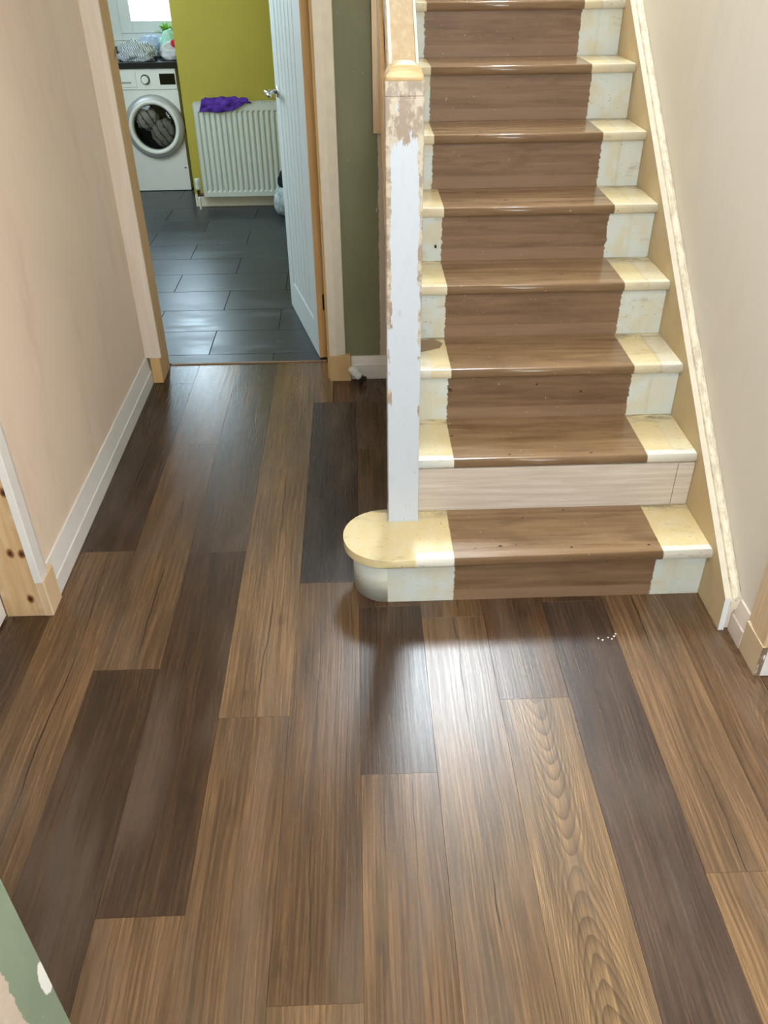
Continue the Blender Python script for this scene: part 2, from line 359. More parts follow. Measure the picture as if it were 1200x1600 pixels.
def cyl(bm, p0, p1, r0, r1=None, n=24, cap=True):
    p0, p1 = Vector(p0), Vector(p1); r1 = r0 if r1 is None else r1
    d = (p1-p0).normalized(); u = d.orthogonal().normalized(); w = d.cross(u)
    A = [bm.verts.new(p0 + r0*(math.cos(2*math.pi*i/n)*u + math.sin(2*math.pi*i/n)*w)) for i in range(n)]
    B = [bm.verts.new(p1 + r1*(math.cos(2*math.pi*i/n)*u + math.sin(2*math.pi*i/n)*w)) for i in range(n)]
    for i in range(n): bm.faces.new((A[i], A[(i+1) % n], B[(i+1) % n], B[i]))
    if cap: bm.faces.new(A[::-1]); bm.faces.new(B)
def lathe(bm, prof, c, d, n=40):
    """prof = [(radius, distance along d)], closed at ends when radius is 0"""
    c = Vector(c); d = Vector(d).normalized(); u = d.orthogonal().normalized(); w = d.cross(u); R = []
    for r, t in prof:
        if r < 1e-6: R.append([bm.verts.new(c + d*t)])
        else: R.append([bm.verts.new(c + d*t + r*(math.cos(2*math.pi*i/n)*u + math.sin(2*math.pi*i/n)*w)) for i in range(n)])
    for a, b in zip(R, R[1:]):
        for i in range(n):
            j = (i+1) % n
            q = [a[i % len(a)], a[j % len(a)], b[j % len(b)], b[i % len(b)]]
            q = list(dict.fromkeys(q))
            if len(q) > 2: bm.faces.new(q)
def tube(bm, pts, r, n=10):
    for a, b in zip(pts, pts[1:]): cyl(bm, a, b, r, n=n)
from mathutils import noise as mn
def crumple(c, rad, seed, amp=.3, sub=4, zmin=None, fold=3.0):
    """a crumpled cloth heap"""
    bm = bmesh.new(); bmesh.ops.create_icosphere(bm, subdivisions=sub, radius=1)
    for v in bm.verts:
        p = v.co.copy(); q = p*fold/2 + Vector((seed*3.1, seed*1.7, seed*.9))
        n = (1-abs(mn.noise(q))*2)*.6 + (1-abs(mn.noise(q*2.3))*2)*.3 + mn.noise(q*.7)*.6
        s = 1 + amp*n
        v.co = Vector((p.x*rad[0]*s, p.y*rad[1]*s, p.z*rad[2]*(1+amp*1.4*n))) + Vector(c)
        if zmin is not None and v.co.z < zmin: v.co.z = zmin + .0005*(hash((round(p.x, 3), seed)) % 3)
    return bm
def tag(o, label, cat, group=None):
    o['label'] = label; o['category'] = cat
    if group: o['group'] = group
    return o
def thing(name, label, cat, loc=(0, 0, 0), group=None):
    o = bpy.data.objects.new(name, None); COL.objects.link(o); o.location = loc; o.empty_display_size = .1
    return tag(o, label, cat, group)
def empty(name, loc=(0, 0, 0), rz=0.0, kind=None):
    o = bpy.data.objects.new(name, None); COL.objects.link(o); o.location = loc; o.rotation_euler.z = rz
    if kind: o['kind'] = kind
    return o
ST = 'structure'
XL, XR, YB = -1.95, .048, 1.542         # wall faces of the hall

# ---------------------------------------------------------------- floor: vinyl planks
bm = bmesh.new(); box(bm, -3.6, 1.9, -2.8, 1.70, -.06, -.0055)
floor = obj('floor', bm, M['subfloor'], kind=ST)
W, E0 = .1823, -1.2056
LT, ML, BR, DK, VD, RB = (156,124,92), (134,104,76), (108,80,56), (80,60,44), (72,57,50), (98,72,50)
#  column, far y, near y, colour, figure, figure_at(abs y), figure_x, split, split_x
PL = [(-5, -.0165, -.62, BR, 1, -.2, .0, 0, 0), (-5, -.62, -1.8, ML, 0, 0, 0, 0, 0),
      (-4, 1.52, .290, DK, 0, 0, 0, 0, 0), (-4, .290, -.93, ML, 0, 0, 0, 1, .02), (-4, -.93, -2.15, DK, 0, 0, 0, 0, 0),
      (-3, 1.715, .971, LT, .75, 1.10, .0, 0, 0), (-3, .971, -.247, ML, .25, .2, .03, 1, .02), (-3, -.247, -1.466, (84,62,42), 0, 0, 0, 0, 0), (-3, -1.466, -2.6, BR, 0, 0, 0, 0, 0),
      (-2, 1.715, 1.485, (92,76,66), 0, 0, 0, 0, 0), (-2, 1.485, .270, (106,84,66), 0, 0, 0, .4, .03), (-2, .270, -.950, (88,64,44), 0, 0, 0, 0, 0), (-2, -.950, -2.17, ML, 0, 0, 0, .3, -.03),
      (-1, 1.715, .792, LT, .75, 1.02, .01, 0, 0), (-1, .792, -.430, LT, .2, .3, -.02, 1, .015), (-1, -.430, -1.65, ML, 0, 0, 0, 0, 0), (-1, -1.65, -2.7, BR, 0, 0, 0, 0, 0),
      ((-1.2056, -1.126), 1.715, 1.305, LT, .5, 1.0, -.05, 0, 0), ((-1.125, -1.0233), 1.5075, 1.305, BR, 0, 0, 0, 0, 0), ((-1.886, -1.7526), 1.715, 1.5205, (92,76,66), 0, 0, 0, 0, 0), (0, 1.305, .100, VD, 0, 0, 0, 0, 0), (0, .100, -1.133, (122,93,66), 0, 0, 0, .5, -.02), (0, -1.133, -2.35, LT, .3, -1.6, 0, 0, 0),
      (1, 1.52, .910, BR, .8, 1.25, .03, 0, 0), (1, .910, -.02, BR, 0, 0, 0, .6, 0), (1, -.02, -.619, (88,66,50), 0, 0, 0, .3, 0), (1, -.619, -1.84, ML, 0, 0, 0, .5, .03), (1, -1.84, -2.7, BR, 0, 0, 0, 0, 0),
      (2, .35, -.074, ML, 0, 0, 0, .3, 0), (2, -.074, -1.293, (140,111,84), 0, 0, 0, 1, .0), (2, -1.293, -2.5, LT, 0, 0, 0, 0, 0),
      (3, .35, -.397, BR, 0, 0, 0, .3, .01), (3, -.397, -1.616, (168,136,102), 1, -.86, .0, 0, 0), (3, -1.616, -2.7, ML, 0, 0, 0, 0, 0),
      (4, .35, -.02, BR, 0, 0, 0, 0, 0), (4, -.02, -1.24, (96,76,66), .15, -.7, 0, .2, .0), (4, -1.24, -2.5, LT, 0, 0, 0, 0, 0),
      (5, .35, -.90, (146,115,86), .2, -.6, .02, 1, .0), (5, -.90, -2.1, LT, 0, 0, 0, .5, 0),
      (6, .35, -1.10, (138,106,76), .9, -.42, .055, 0, 0), (6, -1.10, -2.3, ML, 0, 0, 0, 0, 0),
      (7, -.36, -1.14, BR, .5, -.7, 0, 0, 0)]
plank_mesh = {}
for i, (k, y1, y0, c, fig, fa, fx, sp, sx) in enumerate(PL):
    x0, x1 = k if isinstance(k, tuple) else (E0+W*k, E0+W*(k+1))
    if k == 6: x1 = .050
    if k == 7: x0 = .051; x1 = .26
    w, L = x1-x0-.0003, y1-y0-.0003
    key = (round(w, 4), round(L, 4))
    if key not in plank_mesh:
        bm = bmesh.new(); box(bm, -w/2, w/2, -L/2, L/2, -.005, 0)
        top = [e for e in bm.edges if all(abs(v.co.z) < 1e-6 for v in e.verts)]
        bmesh.ops.bevel(bm, geom=top, offset=.0004, segments=1, affect='EDGES')
        o = obj('plank', bm, M['plank'], floor); plank_mesh[key] = o.data
    else:
        o = bpy.data.objects.new('plank', plank_mesh[key]); COL.objects.link(o); o.parent = floor
    yc = (y0+y1)/2; o.location = ((x0+x1)/2, yc, 0); o.color = lin(*c)
    o['seed'] = float(i*1.37 % 7.3); o['figure'] = float(fig); o['figure_at'] = float(fa-yc) if fig else 9.0; o['figure_x'] = float(fx)
    o['split'] = float(sp); o['split_x'] = float(sx)

# kitchen floor: slate-look tiles in half bond
kf = obj('floor', bx(-3.45, -.85, 1.722, 5.7, -.06, -.003), M['subfloor'], kind=ST)
rows = [1.726, 1.818] + [1.818+.2875*i for i in range(1, 14)]
tmesh = {}
for r_ in range(len(rows)-1):
    ya, yb = rows[r_], rows[r_+1]
    off = -1.725 if r_ % 2 == 1 else -2.04
    for n_ in range(-4, 4):
        xa, xb = max(off+.625*n_, -3.42), min(off+.625*(n_+1), -.92)
        if xb-xa < .05: continue
        w, L = xb-xa-.002, yb-ya-.002; key = (round(w, 3), round(L, 3))
        if key not in tmesh:
            bm = bmesh.new(); box(bm, -w/2, w/2, -L/2, L/2, -.007, 0)
            bmesh.ops.bevel(bm, geom=[e for e in bm.edges if all(abs(v.co.z) < 1e-6 for v in e.verts)], offset=.0015, segments=1, affect='EDGES')
            o = obj('tile', bm, M['tile'], kf); tmesh[key] = o.data
        else:
            o = bpy.data.objects.new('tile', tmesh[key]); COL.objects.link(o); o.parent = kf
        o.location = ((xa+xb)/2, (ya+yb)/2, .0045 + random.uniform(-.0002, .0002)); o['seed'] = random.uniform(0, 20)
obj('trim_threshold', bx(-1.885, -1.16, 1.716, 1.726, -.004, .0052, bev=.001), M['threshold'], kind=ST)

# ---------------------------------------------------------------- walls, ceilings
def struct(name, boxes, m):
    for b in boxes: o = obj(name, bx(*b), m, kind=ST)
    return o
struct('wall_left', [(XL-.11, XL, .02, 1.70, -.006, 2.4), (XL-.11, XL, -.83, .02, 2.06, 2.4), (XL-.11, XL, -2.7, -.83, -.006, 2.4)], M['plaster_pink'])
struct('wall_right', [(XR, XR+.11, -.31, 4.0, -.006, 5.0), (XR, XR+.11, -1.20, -.31, 2.06, 5.0), (XR, XR+.11, -2.7, -1.20, -.006, 5.0)], M['plaster_cream'])
struct('wall_back', [(XL, -1.916, YB, 1.70, -.006, 2.4), (-1.916, -1.128, YB, 1.70, 2.05, 2.4), (-1.128, -.8835, YB, 1.70, -.006, 2.4)], M['green_wall'])
struct('wall_front', [(XL-.11, XR+.11, -2.82, -2.7, -.06, 2.6)], M['plaster_cream'])
gw = m_green_torn('sage_wall_paint', 50, lin(138, 150, 128))
def m_nib():
    g = G('sage_nib_paint', .55, .4); x, y, z = g.xyz(g.co)
    n = g.math('SUBTRACT', g.noise(g.co, (40, 40, 40), 4, .7), .5)
    bare = g.ss(g.math('ADD', y, g.math('MULTIPLY', n, .030)), -1.368, -1.3695)
    wd_ = g.math('ADD', y, g.math('MULTIPLY', n, .09)); hz_ = g.math('ADD', z, g.math('MULTIPLY', n, .09))
    bare = g.math('MULTIPLY', bare, g.math('MULTIPLY', g.ss(wd_, -1.502, -1.50), g.ss(hz_, .70, .698)))
    c = g.mix(g.ss(g.noise(g.co, (8, 8, 8), 3), .3, .7), lin(122, 136, 116), lin(130, 143, 123))
    q = g.addv(g.co, (0, 1.306, -.485)); L = g.n('ShaderNodeVectorMath', operation='LENGTH'); g.put(L.inputs[0], g.mul(q, (0, 66, 27)))
    fil = g.ss(g.math('ADD', L.outputs['Value'], g.math('MULTIPLY', n, .8)), 1.0, .85)
    c = g.mix(fil, c, lin(222, 222, 218))
    c = g.mix(g.math('MULTIPLY', g.ss(g.noise(g.co, (70, 70, 30), 3), .70, .73), g.ss(z, .52, .45)), c, lin(226, 226, 220))
    p = g.mix(g.noise(g.co, (50, 50, 50), 4), lin(176, 158, 144), lin(206, 192, 176))
    return g.out(g.mix(bare, c, p))
obj('wall_nib', bx(XL, -1.447, -2.7, -1.30, -.006, 2.4), m_nib(), kind=ST)
struct('ceiling', [(XL-.11, -.945, -2.82, 1.70, 2.4, 2.62), (-.945, XR, -2.7, .30, 2.4, 2.62)], M['ceiling'])
struct('ceiling_kitchen', [(-3.5, -.945, 1.70, 5.72, 2.4, 2.62)], M['ceiling'])
struct('floor_landing', [(-.945, XR, 3.05, 4.0, 2.36, 2.519)], M['ceiling'])
struct('wall_landing', [(-2.3, XR, 3.92, 4.04, 2.62, 5.0), (-2.3, -2.2, -.6, 3.92, 2.62, 5.0), (-2.3, XR, -.7, -.6, 2.62, 5.0)], M['plaster_cream'])
struct('ceiling_landing', [(-2.3, XR+.11, -.7, 4.04, 5.0, 5.1)], M['ceiling'])
bm = bmesh.new(); prism(bm, [(.60, -.005), (3.09, -.005), (3.09, 2.22), (.60, .02)], 'x', -.876, -.864)
obj('wall_understairs', bm, M['plaster_cream'], kind=ST)
# right and left side rooms, plain
struct('wall_side_room', [(1.9, 2.0, -2.7, .6, -.06, 2.5), (XR+.11, 1.9, .5, .6, -.06, 2.5), (XR+.11, 1.9, -2.8, -2.7, -.06, 2.5), (XR+.11, 1.9, -2.7, .5, 2.4, 2.5)], M['plaster_cream'])

def skirt_bm(axis, face, back, a, b, h=.122):
    """chamfered skirting, face = front plane, back = wall plane, run a..b"""
    bm = bmesh.new(); s = 1 if back > face else -1
    prism(bm, [(back, 0), (face, 0), (face, .058), (face+.003*s, .062), (back-.006*s, h), (back, h)], 'y' if axis == 'y' else 'x', a, b)
    return bm
obj('baseboard_left', skirt_bm('y', XL+.018, XL, .068, 1.533, .124), M['white_wood'], kind=ST)
bm = bmesh.new(); prism(bm, [(YB, 0), (YB-.018, 0), (YB-.018, .068), (YB-.015, .072), (YB-.006, .106), (YB, .106)], 'x', -1.043, -.885)
obj('baseboard_back', bm, M['white_wood'], kind=ST)
obj('baseboard_right', skirt_bm('y', .0305, XR, -.238, -.160, .112), M['primer'], kind=ST)

def arch_prof(x_front, x_back, y_a, y_b):
    """architrave section: flat from y_a, bevelled down to y_b"""
    m_ = y_a+(y_b-y_a)*.56; s = 1 if x_back > x_front else -1
    return [(x_back, y_a), (x_front+.002*s, y_a), (x_front, y_a+(y_b-y_a)*.03), (x_front, m_), (x_back-.008*s, y_b), (x_back, y_b)]
# left doorway: knotty lining, white architrave, plinth block, closed white door
bm = bmesh.new(); prism(bm, arch_prof(XL+.021, XL, -.020, .062), 'z', .128, 2.12)
t1 = obj('trim_1', bm, M['white_wood'], kind=ST)
obj('plinth_block', bx(XL-.002, XL+.025, -.0165, .068, 0, .128, bev=.002), M['pine_pale'], t1)
obj('trim_2', bx(XL-.11, XL-.0025, -.015, .0195, 0, 2.05, bev=.001), m_knotty(), kind=ST)
d2 = obj('door_2', bx(XL-.15, XL-.112, -.83, -.017, .008, 2.04, bev=.002), M['white_wood'], kind=ST)
# right doorway
bm = bmesh.new(); prism(bm, arch_prof(XR-.013, XR, -.340, -.232), 'z', .1045, 2.12)
t3 = obj('trim_3', bm, M['pine_pale'], kind=ST)
def m_plinth_r():
    g = G('fibreboard_plinth_scuffed_end', .6, .4); x, y, z = g.xyz(g.co)
    f = g.noise(g.co, (60, 60, 25), 4, .6)
    end = g.ss(y, -.3415, -.3425)
    c = g.mix(end, g.mix(g.noise(g.co, (20, 20, 20), 3), lin(206, 184, 152), lin(214, 194, 164)), g.mix(g.ss(f, .42, .52), lin(230, 230, 226), lin(128, 110, 92)))
    return g.out(c)
obj('plinth_block', bx(.032, XR-.0005, -.343, -.2385, 0, .104, bev=.0015), m_plinth_r(), t3)
obj('trim_4', bx(XR+.0005, XR+.11, -.343, -.3105, 0, 2.05), M['white_wood'], kind=ST)
# kitchen doorway
bm = bmesh.new(); prism(bm, [(XL+.001, YB), (XL+.001, 1.534), (-1.90, 1.530), (-1.880, 1.532), (-1.879, YB)], 'z', .122, 2.10)
t5 = obj('trim_5', bm, M['primer_wood'], kind=ST)
obj('plinth_block', bx(-1.931, -1.8885, 1.5335, YB-.0005, 0, .121, bev=.0015), M['pine_orange'], t5)
obj('trim_6', bx(-1.915, -1.888, YB+.0005, 1.699, .0, 2.04, bev=.001), M['pine'], kind=ST)
bm = bmesh.new(); prism(bm, [(-1.138, YB), (-1.138, 1.512), (-1.135, 1.510), (-1.105, 1.510), (-1.068, 1.524), (-1.066, YB)], 'z', .1205, 2.10)
t7 = obj('trim_7', bm, M['cream_trim'], kind=ST)
obj('plinth_block', bx(-1.140, -1.045, 1.508, YB-.0005, 0, .120, bev=.0015), M['mdf'], t7)
obj('trim_8', bx(-1.148, -1.1285, YB+.0005, 1.699, .0, 2.04), M['pine_orange'], kind=ST)

# ---------------------------------------------------------------- kitchen door, standing open
u = Vector((-.239, .971, 0))
d1 = empty('door_1', (-1.193, 1.745, .008), math.atan2(u.y, u.x), ST)
H = 1.975; T = .035; DW = .723
obj('stile', bx(.003, .099, -T, 0, 0, H, bev=.0015), M['door_paint'], d1)
obj('stile', bx(.610, DW, -T, 0, 0, H, bev=.0015), M['door_paint'], d1)
bm = bmesh.new(); prism(bm, [(0, 0), (0, .150), (-.008, .163), (-T, .163), (-T, 0)], 'x', .099, .610); obj('bottom_rail', bm, M['door_paint'], d1)
obj('top_rail', bx(.099, .610, -T, 0, H-.10, H), M['door_paint'], d1)
for i in range(6):
    xa = .0995+i*.08508; bm = bmesh.new(); xb = xa+.08508
    prism(bm, [(xa, -T+.006), (xa, -.012), (xa+.008, -.003), (xb-.008, -.003), (xb, -.012), (xb, -T+.006)], 'z', .163, H-.10)
    obj('board', bm, M['door_paint'], d1)
obj('hinge_edge', bx(0, .0028, -T, 0, 0, H), M['pine_orange'], d1)
obj('hinge', bx(-.0012, .002, -T+.001, -T+.008, .232, .305), M['dark'], d1)
hd = obj('handle', bx(.612, .668, 0, .006, .972, 1.142, bev=.0) if False else (lambda b: (lathe(b, [(0, .008), (.022, .008), (.026, .005), (.026, 0)], (.648, 0, 1.045), (0, 1, 0), 28), b)[1])(bmesh.new()), M['chrome'], d1, smooth=False)
bm = bmesh.new(); cyl(bm, (.648, .006, 1.045), (.648, .055, 1.045), .0095, n=16)
lathe(bm, [(0, -.012), (.010, -.010), (.0125, 0), (.012, .06), (.010, .112), (0, .118)], (.648, .055, 1.045), (-1, 0, 0), 16)
obj('lever', bm, M['chrome'], hd, smooth=True)

# ---------------------------------------------------------------- staircase
r, g_, n_, tk = .18, .23405, .0215, .030
stair = thing('staircase', 'straight staircase with cream painted sides and bare brown wood up the middle', 'staircase')
TE = {1: (-.748, -.142), 2: (-.731, -.148), 3: (-.722, -.151), 4: (-.718, -.145), 5: (-.712, -.143), 6: (-.730, -.148), 7: (-.727, -.154)}
RE = {1: (-.742, -.148), 3: (-.729, -.148), 4: (-.721, -.144), 5: (-.716, -.152), 6: (-.734, -.144), 7: (-.727, -.147), 8: (-.733, -.152)}
def slab(outline, round_from):
    """tread board: outline in XY, top at z=0, the edges in round_from rounded over"""
    bm = bmesh.new(); A, B, fs = prism(bm, outline, 'z', -tk, 0)
    n = len(outline); ge = []
    for i in round_from:
        for L in (A, B): ge.append(bm.edges.get((L[i], L[(i+1) % n])))
    bmesh.ops.bevel(bm, geom=ge, offset=.0125, segments=5, affect='EDGES', profile=.5)
    return bm
XS = -.845
for k in range(1, 14):
    yf, yb = (k-1)*g_-n_, k*g_+.012
    if k == 1:
        yf = -.028; c_ = (-.937, .100); R_ = .128
        out = [(-.0005, yf)] + [(c_[0]+R_*math.cos(a), c_[1]+R_*math.sin(a)) for a in [math.radians(270-180*i/20) for i in range(21)]] + [(-.86, .228), (-.86, .250), (-.0005, .250)]
        bm = slab(out, range(0, 23)); 
    else:
        out = [(-.0005, yf), (XS, yf), (XS, yb), (-.0005, yb)]; bm = slab(out, [0])
    for v in bm.verts: v.co.z += k*r
    o = obj('tread', bm, M['tread'], stair, smooth=False)
    for p in o.data.polygons: p.use_smooth = abs(p.normal.z) < .97 and abs(p.normal.x) < .9 or k == 1 and abs(p.normal.z) < .97
    o['left_edge'], o['right_edge'] = TE.get(k, (-.727, -.148)); o['front'] = yf; o['seed'] = k*1.7; o['bottom'] = (k-1)*r
    o['outer'] = 0.0 if k == 1 else random.uniform(.25, .65)
    o['white_nose'] = {1: .9, 2: .9, 3: .3}.get(k, .35)
    yr = (k-1)*g_
    if k == 1:
        R2 = .100; bm = bmesh.new()
        arc = [(c_[0]+R2*math.cos(a), c_[1]+R2*math.sin(a)) for a in [math.radians(270-180*i/20) for i in range(21)]]
        prism(bm, [(-.001, 0)] + arc + [(-.937, .185), (-.001, .185)], 'z', .001, r-tk)
    elif k == 2:
        bm = bx(XS, -.052, .2135, .2415, r+.0005, 2*r-tk, bev=.001)
    else:
        bm = bx(XS, -.001, yr, yr+.018, (k-1)*r+.0005, k*r-tk)
    o = obj('riser', bm, M['oak_pale'] if k == 2 else M['riser'], stair)
    if k == 1:
        for p in o.data.polygons: p.use_smooth = abs(p.normal.z) < .5 and abs(p.normal.x) > .05
    o['outer'] = random.uniform(.1, .6)
    if k == 2: o['label'] = 'new unpainted pale oak riser board'
    o['left_edge'], o['right_edge'] = RE.get(k, (-.730, -.148)); o['seed'] = k*2.3+.6; o['bottom'] = (k-1)*r; o['front'] = yr
fs_ = obj('filler_strip', bx(-.0505, -.001, .2135, .2415, r+.0005, 2*r-tk, bev=.001), M['oak_pale'], stair)
# wall string with its scuffed bead against the wall
sl = .7692
zt = lambda y: .241+(y-.008)*sl
bm = bmesh.new()
A, B, fs = prism(bm, [(-.165, .002), (-.158, zt(-.158)), (3.10, zt(3.10)), (3.10, zt(3.10)-.40), (.42, .002)], 'x', .0002, .0165)
for f in fs:
    f.normal_update(); c = f.calc_center_median()
    if c.y < -.15: f.material_index = 2
    elif abs(f.normal.x) < .1 and f.normal.z > .3 or (abs(f.normal.x) < .1 and c.z > zt(c.y)-.01): f.material_index = 1
obj('wall_string', bm, [M['string'], M['cream_trim'], M['string_end']], stair)
bm = bmesh.new(); Y0, Y1 = -.162, 3.1
prof = [(.0168, -.034), (.0168, -.005), (.0195, -.004), (.0215, .004), (.027, .0105), (.035, .0115), (.042, .008), (.0455, .001), (.0476, -.002), (.0476, -.034)]
a_ = [bm.verts.new((x, Y0, zt(Y0)+dz)) for x, dz in prof]; b_ = [bm.verts.new((x, Y1, zt(Y1)+dz)) for x, dz in prof]; n = len(prof)
bm.faces.new(a_); bm.faces.new(b_[::-1])
for i in range(n): bm.faces.new((a_[i], a_[(i+1) % n], b_[(i+1) % n], b_[i]))
bm2 = bmesh.new(); prism(bm2, [(-.156, .003), (-.156, zt(-.156)-.036), (.40, zt(.40)-.036), (.40, .003)], 'x', .0168, .0474); obj('packer', bm2, M['primer_wood'], stair)
obj('bead_moulding', bm, M['bead'], stair)
bm = bmesh.new(); prism(bm, [(.27, .0), (.27, .43), (3.1, .43+(3.1-.27)*sl), (3.1, .10+(3.1-.27)*sl), (.55, .0)], 'x', -.882, -.8455)
obj('outer_string', bm, M['cream_trim'], stair)
bm = bmesh.new(); cyl(bm, (-.735, 4*g_-.002, .775), (-.735, 4*g_-.012, .771), .0035, n=8); cyl(bm, (-.735, 4*g_-.012, .771), (-.738, 4*g_-.016, .776), .002, n=6)
obj('nail', bm, M['dark'], stair)

# ---------------------------------------------------------------- newel and banister
ban = thing('banister', 'half stripped white newel post with wooden handrail, standing on the bottom step', 'banister', (-.8825, .2075, .18))
bm = bmesh.new(); h = .0445; box(bm, -h, h, -h, h, .0002, 1.160, bev=.0025, seg=2)
obj('newel_post', bm, M['newel'], ban)
bm = bmesh.new(); box(bm, -h-.0012, h+.0012, -h-.0012, h+.0012, 0, .008, bev=.001); obj('newel_base_bead', bm, M['newel'], ban)
bm = bmesh.new(); box(bm, -h+.0025, h-.0025, -h+.0025, h-.0025, 1.158, 1.166); box(bm, -h, h, -h, h, 1.165, 1.196, bev=.002)
obj('newel_band', bm, M['newel'], ban)
bm = bmesh.new(); lv = [(1.0, 1.196), (.97, 1.206), (.88, 1.216), (.74, 1.223), (.5, 1.229), (.22, 1.2315)]; R = []
for s, z in lv:
    ring = []
    for i in range(32):
        a = 2*math.pi*i/32; ca, sa = math.cos(a), math.sin(a); q = max(abs(ca), abs(sa)); q = q**(.85 if s > .9 else .5)
        ring.append(bm.verts.new((ca/q*h*s, sa/q*h*s, z)))
    R.append(ring)
for a, b in zip(R, R[1:]):
    for i in range(32): bm.faces.new((a[i], a[(i+1) % 32], b[(i+1) % 32], b[i]))
bm.faces.new(R[-1]); bm.faces.new(R[0][::-1])
obj('newel_cap', bm, M['newel_cap'], ban, smooth=True)
def rail(name, xa, xb, za, zb, m, y0=.046, y1=2.6, bev=0):
    bm = bmesh.new(); box(bm, xa, xb, y0, y1, za, zb, bev=bev)
    for v in bm.verts: v.co.z += (v.co.y-.045)*sl
    return obj(name, bm, m, ban)
rail('handrail', -.034, .0365, 1.085, 1.165, m_wood('worn_handrail', lin(198, 172, 136), lin(216, 198, 168), 'y', .5, 70, line=.3), bev=.004)
rail('white_strip', -.0300, -.0225, 1.1652, 1.1685, M['white_wood'])  # thin white strip along the top of the handrail
rail('inner_trim', .0345, .0405, 1.095, 1.168, M['white_wood'])
bm = bmesh.new(); prism(bm, [(.048, .835), (.048, 1.08), (1.9, 1.08+1.852*sl), (1.9, .835+1.852*.95)], 'x', -.0455, -.036)
obj('side_panel', bm, M['pine_orange'], ban)
obj('trim_9', bx(-.928, -.893, 1.512, YB-.0005, 1.024, 2.4), M['pine_pale'], kind=ST)

# ---------------------------------------------------------------- small things in the hall
bm = bmesh.new(); prism(bm, [(-.835, .575), (-.742, .621), (-.731, .648), (-.757, .687), (-.835, .664)], 'z', .5405, .5445)
tag(obj('offcut', bm, M['offcut']), 'small brown vinyl offcut lying on the third tread beside the newel post', 'offcut')
rv = thing('radiator_valve', 'white thermostatic valve on a pipe stub at the foot of the olive wall', 'valve', (-1.0, 1.478, 0))
bm = bmesh.new(); cyl(bm, (0, 0, 0), (0, 0, .03), .0075, n=14); cyl(bm, (.022, 0, .022), (-.012, 0, .03), .010, n=14); cyl(bm, (0, -.012, .024), (0, .012, .024), .013, n=14)
obj('valve_body', bm, M['dark'], rv)
dv = Vector((-.62, -.10, .78))
bm = bmesh.new(); lathe(bm, [(0, .0), (.015, 0), (.0185, .008), (.0185, .026), (.0165, .0265), (.0165, .030), (.0195, .031), (.0195, .045), (.017, .047), (.017, .056), (.0135, .061), (0, .061)], (-.008, 0, .032), dv, 28)
obj('valve_head', bm, M['appliance'], rv)
places = ['leftmost of the row', 'second from the left and nearest', 'in the middle of the row', 'at the right end of the row', 'second from the right, a little nearer', 'set back furthest to the right']
cr = [(-.347, -.183), (-.337, -.190), (-.319, -.181), (-.300, -.176), (-.309, -.187), (-.294, -.167)]
for i, (x, y) in enumerate(cr):
    o = tag(obj('crumb', crumple((x, y, .0015), (.0026, .0021, .0019), i, .5, 1), M['crumb']), 'tiny white crumb on the brown floor, ' + places[i], 'crumb', 'plaster crumbs on the floor')

# ---------------------------------------------------------------- kitchen shell
struct('wall_kitchen', [(-3.5, -2.86, 5.55, 5.70, -.06, 2.4), (-2.86, -2.19, 5.55, 5.70, -.06, .985), (-2.86, -2.19, 5.55, 5.70, 2.30, 2.4), (-3.5, -3.42, 1.70, 5.70, -.06, 2.4), (-3.42, -2.06, 1.62, 1.70, -.06, 2.4)], M['yellow'])
struct('wall_mustard', [(-2.19, -.8835, 4.49, 5.70, -.003, 2.4), (-.93, -.8835, 1.70, 4.49, -.06, 2.4)], M['yellow'])
obj('baseboard_kitchen', bx(-2.186, -1.0, 4.472, 4.4895, .005, .088, bev=.002), M['cream_trim'], kind=ST)
w1 = empty('window_1', (-2.525, 5.57, .985), 0, ST)
def fr(name, x0, x1, z0, z1, y0, y1, parent): return obj(name, bx(x0, x1, y0, y1, z0, z1, bev=.004), M['upvc'], parent)
fr('window_frame', -.335, -.255, 0, 1.315, -.03, .04, w1); fr('window_frame', .255, .334, 0, 1.315, -.03, .04, w1)
fr('window_frame', -.255, .255, 0, .05, -.03, .04, w1); fr('window_frame', -.255, .255, 1.25, 1.315, -.03, .04, w1)
fr('sash', -.254, -.165, .051, 1.249, -.045, .03, w1); fr('sash', .165, .254, .051, 1.249, -.045, .03, w1)
fr('sash', -.165, .165, .051, .132, -.045, .03, w1); fr('sash', -.165, .165, 1.16, 1.249, -.045, .03, w1)
obj('pane', bx(-.166, .166, -.012, -.006, .131, 1.161), M['glass'], w1)
obj('window_sill', bx(-.40, .334, -.125, -.031, -.03, .0, bev=.004), M['upvc'], w1)
# landing window
w2 = empty('window_2', (-.24, 3.915, 3.60), 0, ST)
fr('window_frame', -.30, -.262, -.04, 1.28, -.04, 0, w2); fr('window_frame', .262, .288, -.04, 1.28, -.04, 0, w2); fr('window_frame', -.262, .262, -.04, 0, -.04, 0, w2); fr('window_frame', -.262, .262, 1.24, 1.28, -.04, 0, w2)

